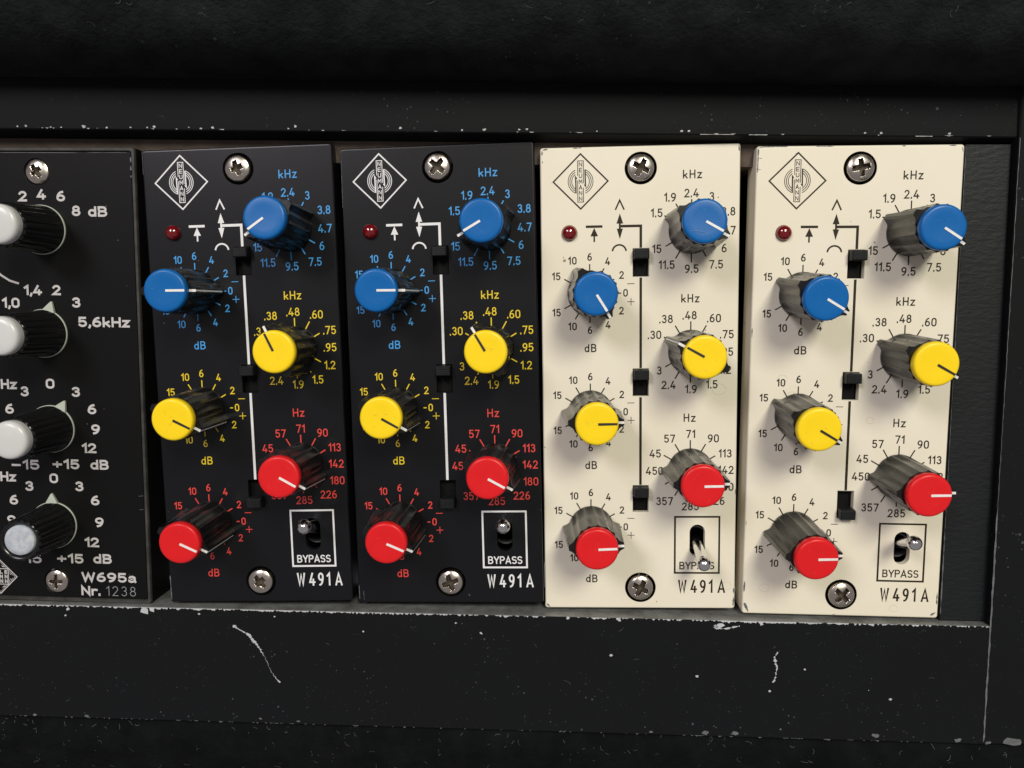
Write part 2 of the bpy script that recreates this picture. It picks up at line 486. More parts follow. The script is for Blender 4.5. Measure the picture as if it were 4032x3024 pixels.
gap_lining_mb = MB(); gap_lining_mb.lathe([(3.235, -.06), (3.10, -.3), (3.05, -3.2), (.2, -3.25)], 48, cap1=False)  # black lining added to paint the gap round the screw head dark
gap_lining_me = gap_lining_mb.mesh('screw_gap_lining', M['slot'])
SCREW = [make_screw(.50, 1.72, .02, 1), make_screw(.60, 1.85, .04, 2), make_screw(.60, 1.45, .13, 5), make_screw(.38, 1.45, .09, 9)]


def screw(parent, x, y, kind, rot, z=-0.35, s=1.0, tilt=(0, 0)):
    o = link('screw', SCREW[kind][0], parent, (x, y, z), (R(tilt[0]), R(tilt[1]), R(rot)))
    o.scale = (s, s, s)
    link('cross_recess', SCREW[kind][1], o)
    return o


sb = MB(); sb.lathe([(1.55, -1.2), (1.55, .10), (1.5, .55), (1.3, .95), (1.0, 1.2), (.6, 1.38), (.2, 1.44)], 32)
lens_me = sb.mesh('lens', M['lens'])
rb_ = MB(); rb_.lathe([(1.52, -1.4), (1.60, -1.4), (1.60, .03), (1.52, .06)], 32, cap1=False); rb_.box(-1.5, 1.5, -1.5, 1.5, -2.2, -1.5)
ring_me = rb_.mesh('indicator_lamp', M['lens_ring'])

hs = MB()                                    # slide switch body, centred on its slot
hs.box(-1.9, 1.9, -3.2, 3.2, -4.5, -1.75)
hs.box(-2.1, -1.68, -3.3, 3.3, -2.1, -1.55); hs.box(1.68, 2.1, -3.3, 3.3, -2.1, -1.55)
slot_me = hs.mesh('slide_switch', M['slot'])
sl = MB()
sl.loft([rrect(-1.52, 1.52, -1.05, 1.05, .12, -2.0), rrect(-1.52, 1.52, -1.05, 1.05, .12, 1.2), rrect(-1.50, 1.50, -.98, .98, .12, 1.85), rrect(-1.35, 1.35, -.80, .80, .12, 2.0)], cap1=True)
for k in (-.45, 0, .45): sl.box(-1.3, 1.3, k - .06, k + .06, 1.98, 2.08)
slider_me = sl.mesh('slider', M['slider'])

tb = MB(); tb.box(-2.4, 2.4, -4.4, 4.4, -9, -6.5)
tb.lathe([(3.0, -3.2), (2.6, -2.6), (2.2, -2.4), (2.15, -5.5)], 36, cap1=False)
toggle_me = tb.mesh('toggle_switch', M['slot'])
rg = MB(); rg.lathe([(2.62, -2.62), (2.48, -2.44), (2.3, -2.40)], 40, cap1=False)
rg_me = rg.mesh('bushing_rim', M['bare_dull'])
lv = MB()
pr = [(.95, 0), (1.0, 4), (1.12, 8.6), (1.2, 10.9)]
for k in range(1, 9):
    a = -52 + (90 + 52) * k / 8.0
    pr.append((max(1.48 * math.cos(R(a)), .06), 12.0 + 1.48 * math.sin(R(a))))
lv.lathe(pr, 36)
lever_me = lv.mesh('lever', M['chrome'])

FREQ = {
    'bf': [(k[1:], T[k]) for k in T],
    'yf': [('.48', (30.12, -34.05)), ('.38', (25.36, -34.75)), ('.60', (35.05, -34.71)), ('.75', (37.66, -38.02)), ('.30', (23.02, -37.95)), ('.95', (37.6, -41.6)), ('1.2', (37.42, -45.3)),
           ('2.4', (25.93, -48.3)), ('1.9', (30.5, -49.2)), ('1.5', (34.73, -48.27)), ('3', (24.0, -45.3))],
    'rf': [('71', (30.5, -58.56)), ('57', (26.18, -59.52)), ('45', (23.23, -62.64)), ('90', (35.16, -59.51)), ('113', (37.6, -62.68)), ('142', (37.78, -66.15)), ('180', (37.85, -69.73)),
           ('226', (35.85, -72.73)), ('285', (30.55, -73.87)), ('357', (25.2, -72.75)), ('450', (23.1, -66.3))]}


def print_module(face, dark):
    blue = M['ink_dark'] if dark else M['ink_blue']; yel = M['ink_dark'] if dark else M['ink_yellow']
    red = M['ink_dark'] if dark else M['ink_red']; wh = M['ink_dark'] if dark else M['ink_white']
    sw = .25 if dark else .22
    inks = {'b': blue, 'y': yel, 'r': red}
    # dB scales
    for c in 'byr':
        cx, cy = KC[c + 'd']; mb = MB()
        for s, dx, dy in (('10', -3.52, 6.72), ('6', 0, 7.43), ('4', 3.64, 6.5), ('2', 6.47, 3.68), ('0', 7.27, 0.05), ('2', 6.44, -3.56), ('4', 3.7, -6.42), ('6', 0, -7.47),
                          ('10', -3.58, -6.66), ('15', -6.84, 3.6), ('15', -6.84, -3.78)):
            text(mb, s, cx + dx, cy + dy, 1.57, sw, gap=.15)
        text(mb, '-', cx + 8.36, cy + 1.9, .2, .15, fit=1.45) if False else mb.ribbon([(cx + 7.62, cy + 1.88), (cx + 9.08, cy + 1.88)], .14)
        mb.ribbon([(cx + 7.65, cy - 1.76), (cx + 9.11, cy - 1.76)], .14)
        mb.ribbon([(cx + 8.38, cy - 2.49), (cx + 8.38, cy - 1.03)], .14, z=.026)
        for a in (150, 120, 90, 60, 30, -30, -60, -90, -120, -150):
            u = (math.cos(R(a)), math.sin(R(a))); r0, r1 = 4.3, (6.0 if abs(a) > 50 else 5.75)
            if a in (60, -60): r1 = 5.85
            mb.ribbon([(cx + u[0] * r0, cy + u[1] * r0), (cx + u[0] * r1, cy + u[1] * r1)], sw, z=.014)
        mb.ribbon([(cx + 5.75, cy), (cx + 6.4, cy)], sw, z=.014)
        text(mb, 'dB', cx + .08, cy - 11.15, 1.70, sw, fit=2.5)
        part('printed_scale', mb, inks[c], face)
    for c, un, ux, uy, uw in (('b', 'kHz', 30.5, -5.85, 3.85), ('y', 'kHz', 30.25, -30.6, 3.7), ('r', 'Hz', 30.28, -55.15, 2.5)):
        cx, cy = KC[c + 'f']; mb = MB()
        for s, (x, y) in FREQ[c + 'f']:
            text(mb, s, x, y, 1.72, sw, gap=.14)
        skip = (0, 180)
        for a in range(0, 360, 30):
            if a in skip: continue
            u = (math.cos(R(a)), math.sin(R(a))); r0, r1 = 4.5, (6.3 if a in (60, 90, 120, 150, 240, 270) else 5.95)
            mb.ribbon([(cx + u[0] * r0, cy + u[1] * r0), (cx + u[0] * r1, cy + u[1] * r1)], sw + .01, z=.014)
        text(mb, un, ux, uy, 1.74, sw, fit=uw)
        part('printed_scale', mb, inks[c], face)
    # signal path, arrows
    mb = MB()
    mb.ribbon([(16.0, -15.87), (20.22, -15.87), (20.22, -20.25)], .53)
    mb.ribbon([(20.22, -26.25), (20.22, -44.75)], .52); mb.ribbon([(20.2, -50.8), (20.2, -69.25)], .52)
    part('printed_signal_line', mb, wh, face)
    mb = MB()
    mb.ribbon([(9.13, -15.85), (12.5, -15.85)], .50)
    mb.poly([(10.83, -16.1), (10.05, -17.8), (11.6, -17.8)], .026); mb.ribbon([(10.83, -17.7), (10.83, -18.95)], .33, z=.014)
    mb.poly([(16.0, -13.3), (15.32, -15.35), (16.68, -15.35)], .026); mb.poly([(16.0, -18.45), (16.62, -16.35), (15.38, -16.35)], .026)
    mb.ribbon([(16.0, -15.3), (16.0, -16.4)], .38, z=.014)
    mb.ribbon([(15.1, -12.6), (15.98, -10.7), (16.88, -12.6)], .31)
    mb.ribbon(A(15.88, -20.95, 1.38, 1.35, 176, 4, 14), .34)
    part('printed_symbols', mb, wh, face)
    # bypass box
    mb = MB()
    mb.ribbon([(27.4, -76.12), (36.6, -76.12), (36.6, -88.2), (27.4, -88.2)], .38, True)
    text(mb, 'BYPASS', 32.0, -86.62, 1.66, .25, fit=7.3, gap=.06, xs=1.12)
    part('bypass_lettering', mb, wh, face)
    mb = MB()
    for ch, x, fw in (('W', 29.0, 1.65), ('4', 31.38, 1.22), ('9', 33.28, 1.12), ('1', 34.92, .70), ('A', 37.15, 1.5)):
        text(mb, ch, x, -91.12, 2.85, .38 if dark else .36, fit=fw)
    part('model_lettering', mb, wh, face)
    # diamond emblem
    mb = MB(); ex, ey = 8.13, -6.82
    mb.ribbon([(ex, ey + 5.45), (ex + 5.5, ey), (ex, ey - 5.45), (ex - 5.5, ey)], .30 if dark else .28, True)
    q = .145
    E = lambda pts: [(ex + a, ey + b) for a, b in pts]
    mb.ribbon(E([(-.58, 1.15), (-.58, 4.08), (.58, 4.08), (.58, -.35)]), q)
    mb.ribbon(E([(-.58, .25), (-.58, -4.08), (.58, -4.08), (.58, -1.2)]), q)
    for k, ch in enumerate('NEUMANN'):
        text(mb, ch, ex, ey + 3.4 - 1.135 * k, .88, .14, fit=.72, z=.03)
    for r in (1.78, 2.14, 2.5):
        a0 = math.degrees(math.acos(.92 / r)); a1 = 180 - math.degrees(math.acos(1.05 / r))
        mb.ribbon(E(A(0, 0, r, r, a0, -a0 + 1, 20)), q, z=.02); mb.ribbon(E(A(0, 0, r, r, a1, 360 - a1, 20)), q, z=.02)
    mb.poly(E([(-1.12, 1.28), (-.62, .55), (-.84, .55), (-.80, -2.4), (-1.05, -2.3)]), .03)
    mb.poly(E([(1.12, -1.28), (.62, -.62), (.84, -.62), (.78, 2.38), (1.02, 2.3)]), .03)
    part('printed_emblem', mb, wh, face)


def chips(face, lst):
    """small paint losses: list of polylines with widths"""
    mb = MB(); rnd = random.Random(len(lst))
    for pts, wd in lst:
        P = []
        for (x0, y0), (x1, y1) in zip(pts, pts[1:]):
            n = max(2, int(math.hypot(x1 - x0, y1 - y0) / .35))
            P += [(x0 + (x1 - x0) * i / n, y0 + (y1 - y0) * i / n) for i in range(n)]
        P.append(pts[-1])
        W_ = [max(.05, wd * rnd.uniform(.45, 1.25)) for _ in P]; W_[0] = W_[-1] = .05
        mb.ribbon(P, W_, z=.012)
    return part('paint_chips', mb, M['chip'], face, kind='stuff')


def equaliser(name_label, pose, dark, knobs, sliders, lever, screws, chip_list, stains=()):
    root = link('equaliser_module', None, None, pose[:3], pose[3:], name_label, None, 'audio module', 'equaliser modules in the rack')
    face = link('faceplate', plate(HOLES, FW, FH).mesh('faceplate', M['cream'] if dark else M['black']), root)
    print_module(face, dark)
    hb = MB(); hb.box(1.2, FW - 1.2, -FH + 1.2, -1.2, -40, -8)
    hb.box(1.5, 2.2, -FH + 2, -2, -8, -1.6); hb.box(FW - 2.2, FW - 1.5, -FH + 2, -2, -8, -1.6)
    part('chassis', hb, M['slot'], root)
    for kk, (ang, dx, dy) in knobs.items():
        c = {'b': 'blue', 'y': 'yellow', 'r': 'red'}[kk[0]]
        x, y = KC[kk]
        k = link('knob', knob_me, root, (x, y, 0), (math.atan2(-dy, 13.9), math.atan2(dx, 13.9), 0), 'black fluted knob with %s cap' % c)
        k.scale = (1, 1, 1.05)
        k.rotation_euler = (Matrix.Rotation(math.atan2(dx, 13.9), 3, 'Y') @ Matrix.Rotation(math.atan2(-dy, 13.9), 3, 'X') @ Matrix.Rotation(R(ang), 3, 'Z')).to_euler()
        k_parts = [link('cap', cap_me[c], k), link('pointer_line', line_me[c], k), link('wing_mark', wing_me, k)]
        mb = MB(); rs = random.Random(int(abs(pose[0] * 7 + ang * 13 + dx * 100)))
        for _ in range(rs.randint(2, 5)):
            a0, rr = rs.uniform(0, 6.28), rs.uniform(.4, 3.0); px_, py_ = rr * math.cos(a0), rr * math.sin(a0); d_ = rs.uniform(0, 3.14); ln_ = rs.uniform(.3, 1.1)
            mb.ribbon([(px_ + ln_ * t * math.cos(d_ + .3 * t) * .5, py_ + ln_ * t * math.sin(d_ + .3 * t) * .5) for t in (-1, -.3, .3, 1)], [.02, .05, .04, .02], z=13.87)
        if c == 'blue' and pose[0] == 0 and kk == 'bf':
            for q_ in range(7):
                mb.ribbon([(-1.6 + q_ * .25, -2.9 + .1 * q_), (-.2 + q_ * .3, -2.2 + .05 * q_)], [.03, .10], z=13.88)
        part('surface_scratches', mb, M['scuff_' + c], k, kind='stuff')
    for (x0, x1, y0, y1), up in zip(SL, sliders):
        s_ = link('slide_switch', slot_me, root, ((x0 + x1) / 2, (y0 + y1) / 2, 0))
        link('slider', slider_me, s_, (0, 1.72 if up else -1.72, 0))
    lp = link('indicator_lamp', ring_me, root, (5.8, -17.05, 0)); link('lens', lens_me, lp)
    tg = link('toggle_switch', toggle_me, root, (32.05, -81.25, 0)); link('bushing_rim', rg_me, tg)
    d = Vector((lever[0] - 32.05, lever[1] + 81.25, lever[2] + 3.5)).normalized()
    l = link('lever', lever_me, tg, (0, 0, -3.5)); l.rotation_euler = d.to_track_quat('Z', 'Y').to_euler()
    (k1, r1), (k2, r2) = screws
    for y_, k_, r_ in ((-4.42, k1, r1), (-91.37, k2, r2)):
        link('screw_gap_lining', gap_lining_me, root, (20.2, y_ - .03, 0)); screw(root, 20.2, y_, k_, r_, s=.945)
    if chip_list: chips(face, chip_list)
    if stains:
        mb = MB()
        for x, y, r in stains: mb.ribbon(A(x, y, r, r * .85, 0, 340, 20), .07, z=.010)
        part('ring_stains', mb, M['stain'], face, kind='stuff')
    return root


equaliser('black equaliser module beside the wide module with white-capped knobs', (-82.3037, 1.5206, .442, -.0141, .0006, .0125), False,
          {'bf': (-146, -0.07, 0.71), 'bd': (-1, 0.39, -0.13), 'yf': (114, 0.36, -0.11), 'yd': (-28, 0.19, -0.5), 'rf': (-30, -0.04, 0.19), 'rd': (-26, 0.0, -0.49)},
          (1, 1, 0), (32.8, -77.4, 8.3), ((2, 20), (2, 40)), [([(.25, -.3), (.2, -5)], .06), ([(.25, -90), (.3, -95.4)], .22)])
equaliser('black equaliser module whose right edge meets the first cream module', (-41.1703, 1.0835, -.932, -.0129, -.0203, .0098), False,
          {'bf': (-151, 0.0, -0.03), 'bd': (-1, 0.05, -0.24), 'yf': (120, 0.16, -0.11), 'yd': (-30, 0.04, -0.2), 'rf': (-29, -0.24, 0.14), 'rd': (-24, 0.08, -0.37)},
          (1, 1, 0), (32.45, -77.0, 8.3), ((1, 48), (1, 18)), [([(.25, -.3), (.2, -12)], .07), ([(.25, -92), (.3, -95.2)], .14), ([(1.2, -93.3), (1.25, -95.3)], .1), ([(24, -94), (24.3, -94.5)], .2)])
equaliser('cream equaliser module with its chrome bypass lever tilted down', (0, 0, 0, 0, 0, 0), True,
          {'bf': (-30, 0.02, 0.53), 'bd': (-58, 0.5, -0.2), 'yf': (151, 0.27, -0.08), 'yd': (0, 0.56, -0.31), 'rf': (1, 0.04, -0.12), 'rd': (2, 0.5, -0.29)},
          (1, 1, 1), (31.9, -83.5, 8.5), ((1, 62), (1, 62)),
          [([(.5, -.45), (1.6, -.3)], .35), ([(.45, -.6), (.4, -1.6)], .3), ([(.5, -2.6), (.5, -3.1)], .22), ([(6.6, -.25), (8.4, -.2)], .15), ([(39.6, -.4), (39.7, -1.6)], .35),
           ([(.35, -95.0), (1.1, -95.75)], .42), ([(39.7, -91.4), (39.7, -92.6)], .3), ([(39.75, -93.4), (39.6, -95.4)], .35), ([(39.8, -70.2), (39.8, -71.4)], .16), ([(.3, -61), (.35, -61.4)], .18)],
          [(20.8, -88.3, .95), (36.2, -49.3, 1.35), (38.2, -91, 1.0)])
equaliser('cream equaliser module with its bypass lever up, beside the blank textured panel', (43.0235, -.7894, .4417, -.0016, -.0106, -.0175), True,
          {'bf': (-33, -0.18, -0.24), 'bd': (-31, 0.21, -0.78), 'yf': (-30, -0.06, -0.48), 'yd': (-31, -0.06, -0.65), 'rf': (2, -0.05, -0.49), 'rd': (2, 0.47, -1.03)},
          (1, 1, 0), (30.9, -77.6, 8.3), ((1, 10), (1, 48)),
          [([(.35, -.35), (1.3, -.2), (6, -.15)], .2), ([(.35, -.5), (.3, -5.2)], .26), ([(.5, -2.4), (1.1, -2.4)], .12), ([(.5, -4.6), (.9, -4.6)], .14), ([(11.5, -.2), (15, -.2)], .16),
           ([(28, -.25), (28.8, -.25)], .2), ([(37, -.25), (38.4, -.25)], .22), ([(39.5, -.5), (39.7, -1.5)], .3), ([(.4, -89.0), (.3, -91.3)], .38), ([(.4, -93.6), (1.3, -95.6)], .55),
           ([(39.6, -90.5), (39.6, -93)], .25), ([(38.4, -95.4), (39.5, -94.7)], .5), ([(.25, -36), (.25, -38)], .2), ([(.25, -76), (.3, -77)], .14), ([(18.6, -95.7), (19.2, -95.7)], .2),
           ([(7.55, -1.6), (8.0, -1.35)], .12)],
          [(4.5, -90.3, 1.0), (31, -94.1, .85), (24.4, -54.7, .75), (6.6, -46.4, 1.0), (8.6, -49.6, .75)])

# ------------------------------------------------------------------ wide black module with white-capped knobs (origin: its upper right corner)
wr = link('filter_module', None, None, (-83.13, 1.94, 1.5), (0, 0, -0.02605),
          'wide black audio module with white-capped knobs, cut off by the left edge', None, 'audio module')
fr = MB()
W5, H5 = 42.0, 96.95
lo = lambda i, z: rrect(-W5 + i, -i, -H5 + i, -i, .5, z)
fr.loft([lo(0, -9), lo(0, -.35), lo(.12, 0), lo(.62, 0), lo(.78, -.3), lo(.85, -.55)])
for i in range(len(fr.f)): fr.f[i] = list(reversed(fr.f[i]))
part('rim_frame', fr, M['rim'], wr)
sb5 = MB(); sb5.loft([lo(-.03, -9), lo(-.03, -.7)]); sb5.f = [list(reversed(f)) for f in sb5.f]
part('frame_side', sb5, M['slot'], wr)
fp = MB()
off = 0.88
pl5 = plate([(circle(20.0, -3.95, 2.75), .12), (circle(20.0, -91.55, 2.85), .12)], W5 - 2 * off, H5 - 2 * off, 4, .2, .5)
face5 = link('faceplate', pl5.mesh('faceplate', M['black2']), wr, (-W5 + off, -off, -.25))
ink = MB()
Z5 = dict(h=2.15, sw=.45, xs=1.32, gap=.06)


def t5(s, x, y, fit=None, **k):
    kw = dict(Z5); kw.update(k)
    text(ink, s, x, y, kw['h'], kw['sw'], fit=fit, xs=kw['xs'], gap=kw['gap'], z=-.23)


t5('2', -24.33, -9.9, 1.85); t5('4', -20.3, -9.5, 1.95); t5('6', -16.15, -9.85, 1.95); t5('8', -13.0, -12.83, 1.95); t5('dB', -8.4, -12.95, 4.25)
ink.ribbon([(-31.5, -24.6), (-29.95, -26.2), (-28.1, -27.35), (-26.1, -27.95)], .42, z=-.23)
t5('1,4', -23.16, -29.3, 3.95); t5('2', -18.02, -29.25, 1.85); t5('1,0', -28.1, -32.0, 3.9); t5('3', -13.88, -31.8, 1.95)
t5('5,6kHz', -8.05, -35.85, 11.3)
t5('Hz', -29.52, -49.3, 3.6)
for s, x, y in (('3', -26.13, -50.8), ('0', -20.41, -49.06), ('3', -14.86, -50.74), ('6', -29.65, -54.6), ('6', -11.48, -54.39), ('9', -10.87, -58.73),
                ('3', -26.19, -71.4), ('0', -20.64, -69.58), ('3', -15.05, -71.23), ('6', -29.81, -74.5), ('6', -11.66, -74.25), ('9', -30.58, -79.04), ('9', -10.93, -79.06)):
    t5(s, x, y, 2.0 if s != '3' else 1.95)
t5('12', -12.5, -62.83, 3.25); t5('-15', -26.8, -66.7, 6.35); t5('+15', -17.8, -66.42, 6.1); t5('dB', -10.35, -66.4, 4.2)
t5('Hz', -30.8, -69.4, 3.6)
t5('12', -12.83, -83.55, 3.3); t5('-15', -27.3, -87.5, 6.2); t5('+15', -17.85, -87.3, 6.1); t5('dB', -10.6, -87.18, 4.3)
t5('W695a', -9.35, -91.3, 12.4); t5('Nr.', -13.5, -94.42, 4.4)
part('printed_lettering', ink, M['ink_grey'], face5, loc=(W5 - off, off, .25))
ink = MB(); t5('1238', -6.75, -94.35, 6.6, sw=.14, xs=1.0, gap=.3)
part('serial_number', ink, M['ink_thin'], face5, loc=(W5 - off, off, .25))
ink = MB()
cxD, cyD = -33.9, -91.75
D = lambda pts: [(cxD + a, cyD + b) for a, b in pts]
ink.ribbon(D([(0, 3.85), (3.85, 0), (0, -3.85), (-3.85, 0)]), .2, True, z=-.23)
ink.ribbon(D([(0, 3.45), (3.45, 0), (0, -3.45), (-3.45, 0)]), .07, True, z=-.226)
ink.ribbon(D([(1.92, 1.75), (-1.92, 1.75), (-1.92, -1.75), (1.92, -1.75)]), .16, True, z=-.22)
for sx in (1, -1):
    ink.poly(D([(sx * 2.05, 1.2), (sx * 2.05, .95), (sx * 2.4, .35), (sx * 2.45, .72), (sx * 3.0, .2), (sx * 2.5, .85), (sx * 2.45, .5)][::sx]), -.216)
    ink.poly(D([(sx * 2.05, -1.2), (sx * 2.05, -.95), (sx * 2.4, -.35), (sx * 2.45, -.72), (sx * 3.0, -.2), (sx * 2.5, -.85), (sx * 2.45, -.5)][::-sx]), -.216)
    ink.poly(D([(sx * .3, 2.6), (sx * .9, 2.0), (sx * .95, 2.3), (sx * 1.5, 1.9), (sx * 1.0, 2.55), (sx * .9, 2.3)]), -.216)
    ink.poly(D([(sx * .3, -2.6), (sx * .9, -2.0), (sx * .95, -2.3), (sx * 1.5, -1.9), (sx * 1.0, -2.55), (sx * .9, -2.3)]), -.216)
for row, (y, s) in enumerate(((1.05, 'ELE'), (-.02, 'UNN'), (-1.08, 'ENN'))):
    for k, ch in enumerate(s):
        text(ink, ch, cxD - .95 + k * 1.05 + .25, cyD + y, .85, .2, fit=.72, z=-.214)
part('printed_emblem', ink, M['ink_grey'], face5, loc=(W5 - off, off, .25))
screw(wr, -20.75, -4.9, 2, 35, z=-.6, s=.90); screw(wr, -20.95, -92.4, 0, 0, z=-.7, s=.90)


def wk_outline(rb, amp, n=20, N=200):
    return [((rb - amp * (0.5 + .5 * math.cos(n * 2 * math.pi * i / N)) ** 3) * math.cos(2 * math.pi * i / N),
             (rb - amp * (0.5 + .5 * math.cos(n * 2 * math.pi * i / N)) ** 3) * math.sin(2 * math.pi * i / N)) for i in range(N)]


kb = MB()
lv5 = [(0.3, 4.95, 0), (1.0, 4.95, .0), (1.1, 4.85, .26), (11.6, 4.42, .28), (12.0, 4.25, .2), (12.15, 4.0, .0)]
lps = [[(x, y, z) for x, y in wk_outline(rb, a)] for z, rb, a in lv5]
kb.loft(lps, smooth=True)
kb.lathe([(4.0, 12.15), (3.9, 12.15), (3.3, 11.9), (3.3, 11.0)], 60, cap1=False)
wk_me = kb.mesh('knob', M['knob'])
cb = MB(); cb.lathe([(3.75, 11.8), (3.82, 12.3), (3.86, 13.2), (3.8, 13.7), (3.6, 14.05), (3.25, 14.25), (2.6, 14.38), (1.5, 14.45), (.4, 14.47)], 60)
wcap_me = cb.mesh('cap', M['cap_white'])
nb = MB(); nb.lathe([(3.2, 11.2), (3.05, 12.0), (2.95, 12.15), (2.0, 12.2), (.4, 12.15)], 48); core_me = nb.mesh('core', M['bare_core'])
rb5 = MB(); rb5.lathe([(4.98, 0.0), (5.12, .05), (5.12, .5), (4.98, .55)], 72, cap1=False)
coll_plain = rb5.mesh('collar', M['ring'])
pb = MB()
pb.loft([[(4.9, -1.3, 0.15), (6.85, -.22, .15), (7.05, 0, .15), (6.85, .22, .15), (4.9, 1.3, .15)], [(4.9, -1.3, .8), (6.85, -.22, .6), (7.05, 0, .58), (6.85, .22, .6), (4.9, 1.3, .8)]], cap1=True)
poin_me = pb.mesh('pointer', M['ring'])
for (x, y, ang, dx, dy, capped) in ((-20.43, -16.78, 205, .3, -.1, 1), (-21.0, -38.36, 73, 0, 0, 1), (-20.47, -58.74, 61, .15, -.15, 1), (-21.05, -79.85, 90, .6, .2, 0)):
    k = link('knob', wk_me, wr, (x, y, -.25), label='black ribbed knob with white cap' if capped else 'black ribbed knob that has lost its cap')
    k.rotation_euler = (Matrix.Rotation(math.atan2(dx, 13.5), 3, 'Y') @ Matrix.Rotation(math.atan2(-dy, 13.5), 3, 'X') @ Matrix.Rotation(R(ang), 3, 'Z')).to_euler()
    link('collar', coll_plain, k); link('pointer', poin_me, k)
    if capped: link('cap', wcap_me, k)
    else: link('core', core_me, k)
cc = MB(); rnd = random.Random(3)
for pts, wd in (([(-.95, -1.9), (-.95, -3.0)], .28), ([(-1.0, -3.7), (-.95, -4.6)], .26), ([(-.95, -5.6), (-1.0, -6.0)], .22), ([(-1.7, -.98), (-10, -1.0)], .07), ([(-12, -1.05), (-30, -1.0)], .09),
                ([(-1.0, -73.0), (-2.0, -73.1)], .12), ([(-1.0, -76.0), (-1.9, -76.05)], .12), ([(-4.2, -18.8), (-4.4, -18.8)], .12), ([(-22, -62.9), (-22.3, -62.6)], .08)):
    P = [(pts[0][0] + (pts[1][0] - pts[0][0]) * i / 8, pts[0][1] + (pts[1][1] - pts[0][1]) * i / 8) for i in range(9)]
    cc.ribbon(P, [.04] + [wd * rnd.uniform(.5, 1.2) for _ in range(7)] + [.04], z=-.235)
part('paint_chips', cc, M['bare_dull'], face5, kind='stuff', loc=(W5 - off, off, .25))

# ------------------------------------------------------------------ console round the modules
frame = link('console_frame', None, None, (0, -60, 0), (0, 0, 0), 'black powder coated console frame with scratched rails round the module bay', None, 'console frame')


def fl(name, mb, m, **k): return part(name, mb, m, frame, loc=(0, 60, 0), **k)


def ylow(x): return -94.43 + (x + 118.6) * (-98.27 + 94.43) / (91.2 + 118.6)
def ybot(x): return -120.3 + (x + 115.0) * (-123.3 + 119.75) / (206.0)
def yup(x): return 6.0 + (x + 110.2) * (-.68 - 6.0) / 198.0
def zup(x): return 3.0 - (x + 106.7) * .7 / 195.7
def yseam(x): return 16.3 - (x + 109.3) * 7.6 / 201.7


X0, X1 = -230.0, 91.9
xs = [X0 + (X1 - X0) * i / 60 for i in range(61)]


def strip(prof, xs_, smooth=False):
    mb = MB()
    loops = [[(x, y, z) for (y, z) in prof(x)] for x in xs_]
    mb.loft(loops, closed=False, smooth=smooth)
    for i in range(len(mb.f)): mb.f[i] = list(reversed(mb.f[i]))
    return mb


lr = strip(lambda x: [(ylow(x) - .05, 2.92), (ylow(x) - .22, 3.0), (ybot(x) + .3, 3.0), (ybot(x), 2.7), (ybot(x), -6)], xs)
fl('lower_rail', lr, M['rail'])
lg = strip(lambda x: [(ylow(x) + .02, -14), (ylow(x) + .02, 2.55), (ylow(x), 2.80), (ylow(x) - .05, 2.92)], xs)
fl('rail_ledge', lg, M['ledge'])
ur = strip(lambda x: [(yseam(x), zup(x) - .3), (yup(x) + 1.2 + .0, zup(x)), (yup(x) + .25, zup(x)), (yup(x), zup(x) - .25), (yup(x) - .95, -1.3), (yup(x) - .95, -1.7)], xs)
fl('upper_rail', ur, M['rail'])
px = lambda y: 92.0 + (y - 0) * 0.0125
post = MB()
post.loft([[(px(60), 60, -10), (px(60), 60, 2.85), (px(60) + .25, 60, 3.1), (200, 60, 3.1)], [(px(-123.4), -123.4, -10), (px(-123.4), -123.4, 2.85), (px(-123.4) + .25, -123.4, 3.1), (200, -123.4, 3.1)],
           [(px(-123.4), -123.7, -10), (px(-123.4), -123.7, 2.6), (px(-123.4) + .25, -123.7, 2.8), (200, -123.7, 2.8)]], closed=False)
for i in range(len(post.f)): post.f[i] = list(reversed(post.f[i]))
fl('side_post', post, M['rail'])
bk = MB(); bk.box(X0, 100, -100, 12, -46, -42); bk.box(X0 - 30, X0, -123, 40, -46, 2.4)
fl('bay_floor', bk, M['slot'])
bs = strip(lambda x: [(yup(x) + 3.0, -1.6), (yup(x) - 1.0, -1.6), (yup(x) - 5.2, -2.4), (yup(x) - 5.2, -20)], xs)
fl('backing_strip', bs, M['back'])

# worn edges and scratches: jagged patches of exposed metal
rnd = random.Random(11)


def jag(mb, x0, x1, yf, z, hi, dens, up=0.0, step=.22, pw=1.6):
    """ragged band along y = yf(x) reaching down by random amounts"""
    x = x0; run = False; pts = []
    low = 0
    while x < x1:
        if not run and rnd.random() < dens(x): run = True; pts = []
        if run:
            low = low * .45 + .55 * (hi * rnd.random() ** pw)
            pts.append((x, yf(x) + up, yf(x) - max(.03, low)))
            if rnd.random() > .55 + .43 * dens(x) and len(pts) > 2:
                run = False
        if (not run or x + step >= x1) and len(pts) > 2:
            n = len(pts)
            vs = [(p[0], p[1], z(p[0])) for p in pts] + [(p[0], p[2] if 0 < k < n - 1 else p[1] - .01, z(p[0])) for k, p in enumerate(pts)]
            mb.add(vs, [(k, n + k, n + k + 1, k + 1) for k in range(n - 1)])
            pts = []
        x += step * rnd.uniform(.7, 1.3)


def blob(mb, x, y, r, z, st=1.0, ang=0):
    n = rnd.randint(7, 10); P = []
    for k in range(n):
        t = 2 * math.pi * k / n; rr = r * rnd.uniform(.55, 1.15)
        u, v = rr * math.cos(t) * st, rr * math.sin(t)
        P.append((x + u * math.cos(ang) - v * math.sin(ang), y + u * math.sin(ang) + v * math.cos(ang)))
    mb.poly(P, z)


